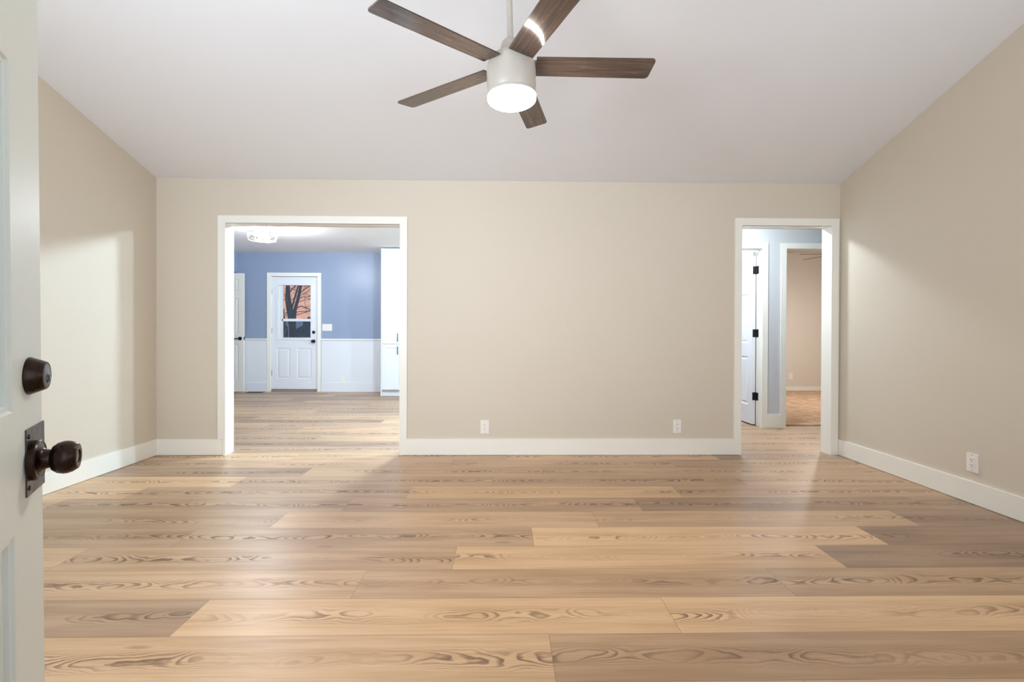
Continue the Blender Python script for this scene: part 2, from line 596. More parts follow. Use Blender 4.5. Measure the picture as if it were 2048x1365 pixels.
# front wall: door opening and picture window
DX0, DX1, DZ = -0.43, 0.55, 2.06
ZFR = ZR - SL * (YR - YF) + 0.1
bm = boxes([
    (XL - T, -2.4, -0.12, YF, 0, ZFR), (-2.4, -0.9, -0.12, YF, 0, 0.9), (-2.4, -0.9, -0.12, YF, 2.1, ZFR), (-0.9, DX0 - 0.001, -0.12, YF, 0, ZFR), (DX0 - 0.001, DX1 + 0.001, -0.12, YF, DZ + 0.001, ZFR), (DX1 + 0.001, 1.0, -0.12, YF, 0, ZFR),
    (1.0, 2.5, -0.12, YF, 0, 0.9), (1.0, 2.5, -0.12, YF, 2.1, ZFR), (2.5, XR + T, -0.12, YF, 0, ZFR)])
struct('wall_front', bm, 'beige', 'beige entrance wall with the doorway and a picture window', 'wall')
for wn, wx, wl in (('window_1', 1.0, 'white picture window in the entrance wall on the far side from the open door'), ('added_window', -2.4, 'unseen white picture window added for fill light behind the open door')):  # the window behind the door is added to carry fill light
    wf = boxes([(wx, wx + 0.06, -0.1, 0.0, 0.9, 2.1), (wx + 1.44, wx + 1.5, -0.1, 0.0, 0.9, 2.1), (wx + 0.06, wx + 1.44, -0.1, 0.0, 0.9, 0.96), (wx + 0.06, wx + 1.44, -0.1, 0.0, 2.04, 2.1),
                (wx + 0.73, wx + 0.77, -0.09, -0.01, 0.96, 2.04)])
    wo = struct(wn, wf, 'trim', wl, 'window', bevel=0.004)
    link('pane', boxes([(wx + 0.06, wx + 0.73, -0.055, -0.049, 0.96, 2.04), (wx + 0.77, wx + 1.44, -0.055, -0.049, 0.96, 2.04)]), 'glass', wo)

bm = bmesh.new()
for sgn in (0, 1):
    if sgn == 0:
        pts = [(YR, ZR), (YB + 0.05, ZB - SL * 0.05)]
    else:
        pts = [(-0.12, ZR - SL * (YR + 0.12)), (YR, ZR)]
    (ya, za), (yb, zb) = pts
    vs = []
    for x in (XL - 0.05, XR + 0.05):
        for (y, z) in ((ya, za), (yb, zb), (yb, zb + 0.1), (ya, za + 0.1)):
            vs.append(bm.verts.new((x, y, z)))
    bm.faces.new(vs[0:4]); bm.faces.new(vs[4:8][::-1])
    for i in range(4):
        j = (i + 1) % 4
        bm.faces.new((vs[i], vs[j], vs[4 + j], vs[4 + i]))
bmesh.ops.remove_doubles(bm, verts=bm.verts, dist=1e-4)
struct('ceiling', bm, 'ceil', 'white vaulted living room ceiling', 'ceiling')


def baseboard(name, bx, label, mat='trim'):
    o = struct(name, boxes(bx), mat, label, 'baseboard', bevel=0.004)
    return o


baseboard('baseboard_back', [(XL, OL[0] - 0.024, YT, YB, 0.003, BBH), (OL[0] - 0.024, OL[0] - 0.002, YT + 0.004, YB, 0.003, BBH - 0.004), (OL[1], OR_[0], YT, YB, 0.003, BBH + 0.002)], 'white baseboard along the wall with the two openings')
baseboard('baseboard_left', [(XL, XL + 0.014, 0.1, YT, 0.003, BBH)], 'white baseboard behind the open entry door')
baseboard('baseboard_right', [(XR - 0.014, XR, 0.1, YT, 0.003, BBH)], 'white baseboard under the lone outlet beside the hall opening')


def cased_opening(name, x0, x1, z, y0, y1, label, cw=0.065, feet=BBH, both=True, thick=0.014, fx=(True, True)):
    jam = boxes([(x0 - 0.018, x0, y0 - 0.012, y1 + 0.010, 0, z), (x1, x1 + 0.018, y0 - 0.012, y1 + 0.010, 0, z), (x0 - 0.018, x1 + 0.018, y0 - 0.012, y1 + 0.010, z, z + 0.018)])
    o = struct(name, jam, 'trim', label, 'door frame')
    o.name = name
    for ys in ((y0 - thick, y0),) + (((y1, y1 + thick),) if both else ()):
        link('casing', boxes([(x0 - cw, x0 - 0.003, ys[0], ys[1], feet if fx[0] else 0, z)]), 'trim', o, bevel=0.003)
        link('casing', boxes([(x1 + 0.003, x1 + cw, ys[0], ys[1], feet if fx[1] else 0, z)]), 'trim', o, bevel=0.003)
        link('head_casing', boxes([(x0 - cw, x1 + cw, ys[0], ys[1], z + 0.0, z + cw)]), 'trim', o, bevel=0.003)
    return o


cased_opening('trim_1', OL[0], OL[1], OL[2], YB, YB2, 'wide white cased opening into the blue kitchen', feet=BBH + 0.001)
cased_opening('trim_2', OR_[0], OR_[1], OR_[2], YB, YB2, 'narrow white cased opening into the hall', feet=BBH + 0.003, fx=(True, False))

# ------------------------------------------------------------------ kitchen shell
BX0, BX1, BZ = -4.235, -3.400, 2.098        # back door opening
struct('wall_kitchen', boxes([(KXL - 1.1, BX0 - 0.02, KY, KY + 0.12, 0, KC + 0.1), (BX0 - 0.02, BX1 + 0.02, KY, KY + 0.12, BZ + 0.02, KC + 0.1), (BX1 + 0.02, KXR + 0.1, KY, KY + 0.12, 0, KC + 0.1)]),
       'blue', 'blue kitchen wall around the half glazed back door', 'wall')
CY0, CY1, CZ = 7.60, 8.53, 2.165
struct('wall_kitchen_left', boxes([(KXL - 0.1, KXL, YB2, CY0, 0, KC + 0.1), (KXL - 0.1, KXL, CY0, CY1, CZ, KC + 0.1), (KXL - 0.1, KXL, CY1, KY, 0, KC + 0.1),
       (KXL - 1.1, KXL - 1.0, 7.2, KY, 0, KC + 0.1), (KXL - 1.0, KXL - 0.1, 7.2, 7.3, 0, KC + 0.1)]),
       'blue', 'blue kitchen side wall with the closet doorway', 'wall')
struct('wall_kitchen_right', boxes([(KXR, KXR + 0.1, YB2, KY, 0, KC + 0.1)]), 'kwhite', 'white kitchen partition towards the hall', 'wall')
struct('ceiling_kitchen', boxes([(KXL - 1.1, KXR + 0.1, YB2 - 0.02, KY + 0.1, KC, KC + 0.1)]), 'kceil', 'flat white kitchen ceiling carrying the caged light', 'ceiling')
WX = -1.32
struct('trim_3', boxes([(KXL, BX0 - 0.073, KY - 0.010, KY, 0, 0.940), (BX1 + 0.073, WX, KY - 0.010, KY, 0, 0.940)]), 'kwhite', 'white wainscot below the blue kitchen wall', 'wainscot')
struct('trim_4', boxes([(KXL, BX0 - 0.073, KY - 0.028, KY, 0.940, 0.966), (BX1 + 0.073, WX, KY - 0.028, KY, 0.940, 0.966)]), 'trim', 'white chair rail capping the kitchen wainscot', 'chair rail', bevel=0.004)
struct('trim_9', boxes([(KXL, KXL + 0.010, YB2, CY0, 0, 0.940), (KXL, KXL + 0.028, YB2, CY0, 0.940, 0.966), (KXL, KXL + 0.024, YB2, CY0, 0, 0.165)]), 'kwhite', 'white wainscot along the kitchen side wall with the closet doorway', 'wainscot')
baseboard('baseboard_kitchen', [(KXL, BX0 - 0.073, KY - 0.024, KY - 0.010, 0, 0.165), (BX1 + 0.073, WX, KY - 0.024, KY - 0.010, 0, 0.165)], 'white baseboard under the kitchen wainscot', 'kwhite')

o = struct('trim_5', boxes([(BX0 - 0.02, BX0, KY - 0.012, KY + 0.12, 0, BZ), (BX1, BX1 + 0.02, KY - 0.012, KY + 0.12, 0, BZ), (BX0 - 0.02, BX1 + 0.02, KY - 0.012, KY + 0.12, BZ, BZ + 0.02)]), 'trim', 'white frame around the half glazed back door', 'door frame')
link('casing', boxes([(BX0 - 0.072, BX0 - 0.004, KY - 0.018, KY, 0, BZ)]), 'trim', o, bevel=0.004)
link('casing', boxes([(BX1 + 0.004, BX1 + 0.066, KY - 0.018, KY, 0, BZ)]), 'trim', o, bevel=0.004)
link('head_casing', boxes([(BX0 - 0.072, BX1 + 0.066, KY - 0.018, KY, BZ, BZ + 0.066)]), 'trim', o, bevel=0.004)
link('threshold', boxes([(BX0, BX1, KY - 0.01, KY + 0.12, 0, 0.036)]), 'steel', o, bevel=0.004)

# ------------------------------------------------------------------ hall, bedroom and side room shells
AX0, AX1, AZ = 2.20, 2.977, 2.070
EX0, EX1, EZ = 3.257, 4.03, 2.068
H2 = HY + 0.115
struct('wall_hall', boxes([(KXR, AX0 - J, HY, H2, 0, HC + 0.1), (AX0 - J, AX1 + J, HY, H2, AZ + J, HC + 0.1), (AX1 + J, EX0 - J, HY, H2, 0, HC + 0.1), (EX0 - J, EX1 + J, HY, H2, EZ + J, HC + 0.1), (EX1 + J, 7.5, HY, H2, 0, HC + 0.1)]),
       'grey', 'pale grey hall wall between two white door frames', 'wall')
struct('wall_hall_end', boxes([(KXR + 0.1, KXR + 0.13, YB2, HY, 0, HC), (5.4, 5.5, YB2, HY, 0, HC), (XR + 0.1, 5.5, YB2 - 0.1, YB2, 0, HC)]), 'grey', 'pale grey end walls of the hall', 'wall')
struct('ceiling_hall', boxes([(KXR, 5.5, YB2 - 0.02, HY, HC, HC + 0.1)]), 'ceil', 'flat white hall ceiling', 'ceiling')
baseboard('baseboard_hall', [(AX1 + 0.064, EX0 - 0.064, HY - 0.014, HY, 0, 0.15), (EX1 + 0.064, 5.4, HY - 0.014, HY, 0, 0.15)], 'white baseboard on the grey hall wall')
cased_opening('trim_6', AX0, AX1, AZ, HY, H2, 'white frame of the hall doorway with the open white door', cw=0.064, fx=(False, False))
cased_opening('trim_7', EX0, EX1, EZ, HY, H2, 'white frame of the hall doorway into the tan bedroom', cw=0.064, fx=(False, False))
BC = 2.62
BY = 8.766
struct('wall_bedroom', boxes([(3.08, 7.5, BY, BY + 0.1, 0, BC + 0.1), (7.4, 7.5, H2, BY, 0, BC + 0.1), (3.14, 3.19, H2, BY, 0, BC + 0.1)]), 'tan', 'tan bedroom wall with a low outlet', 'wall')
struct('ceiling_bedroom', boxes([(3.08, 7.5, H2, BY + 0.1, BC, BC + 0.1)]), 'ceil', 'white bedroom ceiling', 'ceiling')
baseboard('baseboard_bedroom', [(3.19, 7.4, BY - 0.014, BY, 0.01, 0.087)], 'low white baseboard in the tan bedroom')
struct('wall_side_room', boxes([(1.0, 3.12, 7.4, 7.5, 0, HC + 0.1), (1.9, 1.95, H2, 7.4, 0, HC + 0.1), (3.04, 3.12, H2, 7.4, 0, HC + 0.1)]), 'kwhite', 'white walls of the bright room behind the open hall door', 'wall')
struct('ceiling_side_room', boxes([(1.9, 3.12, H2, 7.5, HC, HC + 0.1)]), 'ceil', 'white ceiling of the bright room behind the open hall door', 'ceiling')

# ------------------------------------------------------------------ doors


def door_knob(parent, at, n, s=1.0, mat='bronze'):
    bm = bmesh.new()
    lathe(bm, [(0.0, 0.0), (0.034 * s, 0.0), (0.034 * s, 0.006 * s), (0.031 * s, 0.012 * s), (0.020 * s, 0.013 * s), (0.014 * s, 0.018 * s), (0.0125 * s, 0.026 * s), (0.0135 * s, 0.031 * s)], n, at)
    k = link('knob_rose', bm, mat, parent, smooth=True)
    return k


# entry door: hinge at local origin, leaf along local +x, outside face towards local +y
LW, LH, LT = 0.915, 2.03, 0.044
ang = PI / 2 + math.radians(30)
latch = Vector((-0.818, 0.82, 0)) + Vector((-math.sin(math.radians(30)), math.cos(math.radians(30)), 0)) * 0.058
tdir = Vector((math.cos(ang), math.sin(ang), 0))
ndir = Vector((math.cos(math.radians(30)), math.sin(math.radians(30)), 0))
hinge = latch - tdir * LW + Vector((0.0095, 0, 0))
panels = []
ux = [(0.128, 0.417), (0.498, 0.787)]
vz = [(0.235, 0.728), (0.922, 1.460), (1.59, 1.88)]
for a, b in ux:
    for c, d in vz:
        panels.append((a, b, c, d))
bm = leaf_mesh(LW, LH, LT, panels)
d1 = link('door_1', bm, 'door')
# local y of leaf: -ndir is local +y  (rotation about z by ang puts +x on tdir, +y on -ndir)
d1.location = hinge + Vector((0, 0, 0.012))
d1.rotation_euler = (0, math.radians(-1.7), ang)
tag(d1, 'off white panelled entry door standing open with dark bronze deadbolt and knob', 'door', None, 'structure')
OUT = Vector((0, -1, 0))
BS = LW - 0.058                       # backset
bm = bmesh.new()
lathe(bm, [(0.0, 0.0), (0.031, 0.0), (0.0315, 0.002), (0.0235, 0.0205), (0.0225, 0.0220), (0.0195, 0.0226), (0.0190, 0.0218)], OUT, (BS, 0, 0.9713), 48)
db = link('deadbolt', bm, 'bronze', d1, smooth=True)
bm = bmesh.new()
lathe(bm, [(0.0, 0.017), (0.0188, 0.017), (0.0188, 0.0222), (0.0175, 0.0228), (0.0, 0.0228)], OUT, (BS, 0, 0.9713), 40)
link('lock_face', bm, 'bronze_worn', db, smooth=True)
bm = bmesh.new()
lathe(bm, [(0.0, 0.0228), (0.0075, 0.0228), (0.0070, 0.0242), (0.0, 0.0242)], OUT, (BS, 0, 0.9663), 24)
link('keyhole', bm, 'plate', db, smooth=True)
link('key_slot', boxes([(BS - 0.0009, BS + 0.0009, -0.0248, -0.0235, 0.9613, 0.9713)]), 'dark', db)
bm = boxes([(BS - 0.022, LW + 0.004, -0.0022, 0.0005, 0.772, 0.884)])
pl = link('guard_plate', bm, 'plate', d1, bevel=0.0008)
for zz in (0.785, 0.871):
    bm = bmesh.new()
    lathe(bm, [(0.0, 0.002), (0.0042, 0.002), (0.0036, 0.0038), (0.0, 0.0044)], OUT, (BS - 0.012, 0, zz), 16)
    link('screw', bm, 'bronze', pl, smooth=True)
KZ = 0.8275
KX = BS + 0.004
bm = bmesh.new()
lathe(bm, [(0.0, 0.002), (0.0335, 0.002), (0.0340, 0.004), (0.0335, 0.0105), (0.0315, 0.0125), (0.0295, 0.0115), (0.0265, 0.0118), (0.0200, 0.0145), (0.0165, 0.019),
           (0.0150, 0.026), (0.0146, 0.034)], OUT, (KX, 0, KZ), 48)
ks = link('knob_rose', bm, 'bronze', d1, smooth=True)
bm = bmesh.new()
lathe(bm, [(0.0, 0.024), (0.0145, 0.025), (0.0205, 0.0275), (0.0258, 0.034), (0.0280, 0.0415), (0.0278, 0.0475), (0.0256, 0.054), (0.0220, 0.0592), (0.0210, 0.0605), (0.0195, 0.0609), (0.0138, 0.0614), (0.0118, 0.0608), (0.0105, 0.0576), (0.0, 0.0571)], OUT, (KX, 0, KZ), 48)
kb = link('knob', bm, 'bronze', d1, smooth=True)
bm = bmesh.new()
lathe(bm, [(0.0, 0.0570), (0.0088, 0.0570), (0.0086, 0.0591), (0.0, 0.0594)], OUT, (KX, 0, KZ), 24)
link('lock_face', bm, 'bronze_worn', kb, smooth=True)
# inside knob of the same door
bm = bmesh.new()
lathe(bm, [(0.0, 0.0), (0.0335, 0.0), (0.0335, 0.010), (0.016, 0.016), (0.0146, 0.034), (0.0262, 0.0395), (0.0285, 0.047), (0.0262, 0.060), (0.02, 0.067), (0.0, 0.067)], -OUT, (KX, LT, KZ), 40)
link('inner_knob', bm, 'bronze', d1, smooth=True)
for zz in (0.22, 1.0, 1.78):
    bm = boxes([(0.0, 0.004, 0.004, LT - 0.004, zz, zz + 0.09)])
    lathe(bm, [(0.006, 0), (0.006, 0.09)], (0, 0, 1), (-0.004, LT + 0.004, zz), 14)
    link('hinge', bm, 'black', d1)
o = struct('trim_8', boxes([(DX0, DX0 + 0.02, -0.12, YF + 0.012, 0, DZ), (DX1 - 0.02, DX1, -0.12, YF + 0.012, 0, DZ), (DX0, DX1, -0.12, YF + 0.012, DZ - 0.02, DZ)]), 'trim', 'white frame of the entry doorway', 'door frame')
link('threshold', boxes([(DX0 + 0.02, DX1 - 0.02, -0.12, YF, 0.0, 0.018)]), 'steel', o, bevel=0.003)

# kitchen back door
BW = BX1 - BX0 - 0.008
bm = leaf_mesh(BW, 2.045, 0.044, [(0.090, 0.330, 0.185, 0.745), (0.455, 0.715, 0.185, 0.745)], [(0.105, 0.715, 0.925, 1.905)],
               [(0.006, 0.004), (0.014, 0.007), (0.022, 0.007), (0.045, 0.002)])
d2 = link('door_2', bm, 'kwhite')
d2.location = (BX0 + 0.004, KY + 0.012, 0.046)
tag(d2, 'white back door with a tall glazed light above two panels in the blue kitchen', 'door', None, 'structure')
G = (0.105, 0.715, 0.925, 1.905)
bm = boxes([(G[0] - 0.03, G[0] + 0.012, -0.012, 0.056, G[2] - 0.03, G[3] + 0.03), (G[1] - 0.012, G[1] + 0.018, -0.012, 0.056, G[2] - 0.03, G[3] + 0.03),
            (G[0] + 0.012, G[1] - 0.012, -0.012, 0.056, G[2] - 0.03, G[2] + 0.012), (G[0] + 0.012, G[1] - 0.012, -0.012, 0.056, G[3] - 0.012, G[3] + 0.03)])
lf = link('window_frame', bm, 'kwhite', d2, bevel=0.004)
bm = boxes([(G[0] + 0.075, G[1] - 0.012, 0.004, 0.030, 1.235, 1.282), (G[0] + 0.060, G[0] + 0.090, 0.004, 0.030, G[2] + 0.012, G[3] - 0.02), (G[0] + 0.012, G[0] + 0.062, 0.022, 0.034, G[2] + 0.012, G[3] - 0.012)])
link('sash', bm, 'kwhite', lf, bevel=0.002)
link('pane', boxes([(G[0] + 0.01, G[1] - 0.01, 0.036, 0.040, G[2] + 0.01, G[3] - 0.01)]), 'doorglass', lf)
for zz, rad in ((1.037, 0.029), (0.873, 0.030)):
    bm = bmesh.new()
    if zz > 1:
        lathe(bm, [(0.0, 0.0), (rad, 0.0), (rad * 0.95, 0.012), (rad * 0.7, 0.016), (0.0, 0.018)], OUT, (BW - 0.070, 0, zz), 28)
        link('deadbolt', bm, 'black', d2, smooth=True)
    else:
        lathe(bm, [(0.0, 0.0), (rad * 1.1, 0.0), (rad, 0.008), (0.013, 0.012), (0.013, 0.03), (0.027, 0.04), (0.030, 0.052), (0.024, 0.064), (0.0, 0.067)], OUT, (BW - 0.070, 0, zz), 28)
        link('knob', bm, 'black', d2, smooth=True)
for zz in (0.24, 1.01, 1.72):
    bm = boxes([(-0.012, 0.006, -0.005, -0.001, zz, zz + 0.11)])
    lathe(bm, [(0.007, 0), (0.007, 0.11)], (0, 0, 1), (-0.003, -0.006, zz), 12)
    link('hinge', bm, 'steel', d2)

# closet door beside it
CW_, CH_ = 0.76, 2.125
pn = []
for a, b in ((0.09, 0.335), (0.425, 0.67)):
    for c, d in ((0.21, 0.86), (1.03, 1.68), (1.79, 2.02)):
        pn.append((a, b, c, d))
bm = leaf_mesh(CW_, CH_, 0.035, pn, (), [(0.006, 0.004), (0.014, 0.007), (0.022, 0.007), (0.04, 0.002)])
d3 = link('door_3', bm, 'trim')
d3.location = (-4.690 - CW_ + 0.02, 8.46, 0.012)
tag(d3, 'white panelled closet door with a black lever at the kitchen corner', 'door', None, 'structure')
bm = bmesh.new()
lathe(bm, [(0, 0), (0.033, 0), (0.031, 0.008), (0.012, 0.011), (0.012, 0.045), (0, 0.046)], OUT, (CW_ - 0.062, 0, 0.955), 28)
lr = link('lever_rose', bm, 'black', d3, smooth=True)
bm = bmesh.new()
tube(bm, [(CW_ - 0.062, -0.042, 0.955), (CW_ - 0.10, -0.044, 0.957), (CW_ - 0.14, -0.043, 0.950), (CW_ - 0.175, -0.040, 0.953)], [0.010, 0.0085, 0.0075, 0.006], 10)
link('lever_handle', bm, 'black', d3, smooth=True)
link('latch_plate', boxes([(CW_ - 0.001, CW_ + 0.002, 0.006, 0.03, 0.925, 0.985)]), 'black', d3)

# hall door, swung into the bright room
HW = 0.76
pn = []
for a, b in ((0.10, 0.335), (0.425, 0.66)):
    for c, d in ((0.22, 0.80), (0.96, 1.55), (1.68, 1.92)):
        pn.append((a, b, c, d))
bm = leaf_mesh(HW, 2.035, 0.035, pn, (), [(0.006, 0.004), (0.014, 0.007), (0.022, 0.007), (0.04, 0.002)])
d4 = link('door_4', bm, 'kwhite')
d4.location = (2.968, H2 + 0.006, 0.014)
d4.rotation_euler = (0, 0, PI / 2 + math.radians(1.0))
tag(d4, 'white panelled hall door standing open on three black hinges', 'door', None, 'structure')
for zz in (0.285, 1.03, 1.775):
    bm = boxes([(-0.0025, 0.0005, 0.001, 0.034, zz, zz + 0.092)])
    lathe(bm, [(0.0065, 0), (0.0065, 0.092)], (0, 0, 1), (-0.007, -0.004, zz), 12)
    box(bm, -0.052, -0.010, -0.0088, -0.0068, zz, zz + 0.092)
    link('hinge', bm, 'black', d4)

# ------------------------------------------------------------------ ceiling fans


def make_fan(loc, tilt, phi, Rr, rod, globe, label, group, name='ceiling_fan'):
    """loc: blade plane centre. rod: length from the blade plane to the ceiling."""
    root = empty(name, loc)
    tag(root, label, 'ceiling fan', group)
    root.rotation_euler = tilt
    bm = bmesh.new()
    lathe(bm, [(0.012, rod - 0.09), (0.05, rod - 0.085), (0.072, rod - 0.04), (0.076, rod + 0.06)], (0, 0, 1), (0, 0, 0), 40)
    link('canopy', bm, 'nickel_paint', root, smooth=True)
    bm = bmesh.new()
    lathe(bm, [(0.0135, 0.09), (0.0135, rod)], (0, 0, 1), (0, 0, 0), 24)
    link('downrod', bm, 'nickel_paint', root, smooth=True)
    bm = bmesh.new()
    lathe(bm, [(0.045, 0.055), (0.045, 0.085), (0.038, 0.105), (0.026, 0.118), (0.014, 0.122)], (0, 0, 1), (0, 0, 0), 36)
    link('coupling_cover', bm, 'nickel_paint', root, smooth=True)
    bm = bmesh.new()
    lathe(bm, [(0.045, 0.052), (0.075, 0.046), (0.098, 0.028), (0.109, 0.004), (0.112, -0.020), (0.112, -0.088), (0.109, -0.112), (0.104, -0.124)], (0, 0, 1), (0, 0, 0), 48)
    hs = link('motor_housing', bm, 'nickel_paint', root, smooth=True)
    bm = bmesh.new()
    lathe(bm, [(0.104, -0.122), (0.112, -0.125), (0.112, -0.138), (0.108, -0.140)], (0, 0, 1), (0, 0, 0), 48)
    link('light_collar', bm, 'nickel_paint', root, smooth=True)
    bm = bmesh.new()
    prof = [(0.107, -0.138)]
    for i in range(11):
        a = i / 10 * PI / 2
        prof.append((0.111 * math.cos(a), -0.150 - 0.030 * math.sin(a)))
    prof[-1] = (0.0, -0.180)
    lathe(bm, prof, (0, 0, 1), (0, 0, 0), 48)
    link('lamp_globe', bm, globe, root, smooth=True)
    Wd = 0.126
    for k in range(5):
        th = phi + k * 2 * PI / 5
        bm = bmesh.new()
        pts = []
        r0, r1 = 0.112, Rr
        c = 0.018
        w0, w1 = Wd * 0.46, Wd * 0.5
        outline = [(r0, -w0), (r1 - c, -w1)] + [(r1 - c + c * math.sin(a), -w1 + c - c * math.cos(a)) for a in (0.5, 1.05)] + [(r1, -w1 + c), (r1, w1 - c)] + \
                  [(r1 - c + c * math.cos(a), w1 - c + c * math.sin(a)) for a in (0.5, 1.05)] + [(r1 - c, w1), (r0, w0)]
        lo = [bm.verts.new((x, y, -0.003)) for x, y in outline]
        hi = [bm.verts.new((x, y, 0.003)) for x, y in outline]
        bm.faces.new(lo[::-1]); bm.faces.new(hi)
        for i in range(len(lo)):
            j = (i + 1) % len(lo)
            bm.faces.new((lo[i], lo[j], hi[j], hi[i]))
        b = link('blade', bm, 'blade', root)
        # far edge (anticlockwise side) lower: roll about the blade axis
        b.rotation_euler = (math.radians(-PITCH), 0, th)
        bm = boxes([(0.06, 0.16, -0.03, 0.03, 0.003, 0.009), (0.15, 0.19, -0.045, 0.045, 0.003, 0.008)])
        link('blade_bracket', bm, 'nickel_paint', b, bevel=0.002)
    return root


PITCH = 10.0
TX, TY = 0.03, 0.015
ceil_z = lambda y: ZB + SL * (YB - y) if y > YR else ZR - SL * (YR - y)
FANX, FANY, FANZ = 0.027, 2.138, 2.301
make_fan((FANX, FANY, FANZ), (TY, -TX, 0), 0.064, 0.66, ceil_z(FANY) - FANZ - 0.005, 'fanlamp',
         'five blade dark wood ceiling fan with lit globe hanging in the living room', None)
make_fan((5.01, 6.97, 2.29), (0, 0, 0), math.radians(178.3), 0.53, BC - 2.29, 'bedlamp',
         'dark ceiling fan glimpsed through the tan bedroom doorway', None)

# ------------------------------------------------------------------ ceiling lights
cl = empty('cage_ceiling_light', (-3.25, 6.34, KC))
tag(cl, 'lit flush ceiling light with a wire cage in the blue kitchen', 'ceiling light')
bm = bmesh.new(); lathe(bm, [(0.0, 0.0), (0.215, 0.0), (0.215, -0.012), (0.205, -0.016), (0.17, -0.018), (0.165, -0.03), (0.0, -0.03)], (0, 0, 1), (0, 0, 0), 56)
link('base', bm, 'nickel_paint', cl, smooth=True)
for bx, by in ((-0.06, 0.02), (0.06, -0.02)):
    bm = bmesh.new()
    lathe(bm, [(0.014, -0.075), (0.015, -0.085), (0.032, -0.105), (0.040, -0.125), (0.036, -0.145), (0.020, -0.160), (0.0, -0.165)], (0, 0, 1), (bx, by, 0), 24)
    link('bulb', bm, 'cagelamp', cl, smooth=True)
    bm = bmesh.new()
    lathe(bm, [(0.016, -0.028), (0.016, -0.076)], (0, 0, 1), (bx, by, 0), 16)
    link('socket', bm, 'plastic', cl, smooth=True)
bm = bmesh.new(); lathe(bm, [(0.157, -0.03), (0.157, -0.205)], (0, 0, 1), (0, 0, 0), 56)
bmesh.ops.delete(bm, geom=[f for f in bm.faces if len(f.verts) > 4], context='FACES_ONLY')
link('glass_drum', bm, 'drumglass', cl, smooth=True)
bm = bmesh.new()
for zz, rd in ((-0.034, 0.185), (-0.125, 0.185), (-0.212, 0.172)):
    ring(bm, (0, 0, zz), rd, 0.004)
for k in range(8):
    a = k * PI / 4 + 0.2
    ca, sa = math.cos(a), math.sin(a)
    tube(bm, [(ca * 0.188, sa * 0.188, -0.012), (ca * 0.187, sa * 0.187, -0.125), (ca * 0.172, sa * 0.172, -0.212), (ca * 0.02, sa * 0.02, -0.222)], 0.0032, 6)
link('wire_cage', bm, 'nickel', cl, smooth=True)


def flush_light(loc, mat, label, rad=0.11, drop=1.0):
    r = empty('flush_ceiling_light', loc)
    tag(r, label, 'ceiling light')
    bm = bmesh.new(); lathe(bm, [(0, 0), (rad + 0.015, 0), (rad + 0.015, -0.025), (rad, -0.028), (0, -0.028)], (0, 0, 1), (0, 0, 0), 40)
    link('base', bm, 'nickel', r, smooth=True)
    bm = bmesh.new(); lathe(bm, [(rad * 0.4, -0.028), (rad, -0.028 - 0.05 * drop), (rad * 0.97, -0.028 - 0.07 * drop), (rad * 0.8, -0.028 - 0.10 * drop), (rad * 0.45, -0.028 - 0.12 * drop), (0, -0.028 - 0.126 * drop)], (0, 0, 1), (0, 0, 0), 40)
    link('diffuser', bm, mat, r, smooth=True)
    return r


flush_light((-0.75, 5.25, KC), 'kitlamp', 'lit dome ceiling light in the kitchen behind the long beige wall')
flush_light((0.90, 5.47, KC), 'kitlamp', 'lit dome ceiling light in the kitchen near the hall partition')
flush_light((2.35, 4.80, HC), 'halllamp', 'lit dome ceiling light in the hall above the cased opening', 0.10, 0.6)
flush_light((2.45, 6.3, HC), 'roomlamp', 'lit dome ceiling light in the bright room behind the open hall door', 0.13, 0.6)

# ------------------------------------------------------------------ outlets and switch


def outlet(loc, rz, label, detail=True, W=0.074, H=0.118):
    """faces local -y."""
    r = link('wall_outlet', boxes([(-W / 2, W / 2, -0.006, 0.0, -H / 2, H / 2)]), 'plastic', bevel=0.003)
    r.location = loc
    r.rotation_euler = (0, 0, rz)
    tag(r, label, 'outlet', 'white wall outlets')
    ins = link('receptacle', boxes([(-0.0165, 0.0165, -0.0085, -0.004, -0.0335, 0.0335)]), 'plastic', r, bevel=0.0012)
    if detail:
        bm = bmesh.new()
        for zc in (0.015, -0.019):
            box(bm, -0.0075, -0.0052, -0.0092, -0.0070, zc, zc + 0.009)
            box(bm, 0.0048, 0.0070, -0.0092, -0.0070, zc + 0.0005, zc + 0.0085)
            lathe(bm, [(0.0026, 0), (0.0026, 0.0022)], (0, -1, 0), (0, -0.0070, zc - 0.007), 12)
        link('slots', bm, 'dark', ins)
        for zc in (0.048, -0.048):
            bm = bmesh.new(); lathe(bm, [(0.003, 0), (0.003, 0.0015), (0, 0.0018)], (0, -1, 0), (0, -0.0055, zc), 12)
            link('screw', bm, 'steel', r)
    return r


outlet((-0.169, YB, 0.250), 0, 'white outlet low on the long beige wall, the one nearer the kitchen opening')
outlet((1.545, YB, 0.255), 0, 'white outlet low on the long beige wall, the one nearer the hall opening')
outlet((XR, 2.943, 0.262), PI / 2 + PI, 'white outlet on the beige side wall next to the hall opening')
outlet((-2.94, KY - 0.010, 0.235), 0, 'white outlet on the kitchen wainscot', False)
outlet((5.43, BY, 0.285), 0, 'white outlet on the tan bedroom wall', False)

sp = link('light_switch', boxes([(-0.088, 0.088, -0.006, 0, -0.062, 0.062)]), 'plastic', bevel=0.003)
sp.location = (-3.225, KY, 1.172)
tag(sp, 'white triple light switch plate on the blue wall beside the back door', 'light switch')
for i in (-1, 0, 1):
    link('rocker', boxes([(i * 0.046 - 0.016, i * 0.046 + 0.016, -0.0095, -0.004, -0.033, 0.033)]), 'plastic', sp, bevel=0.002)

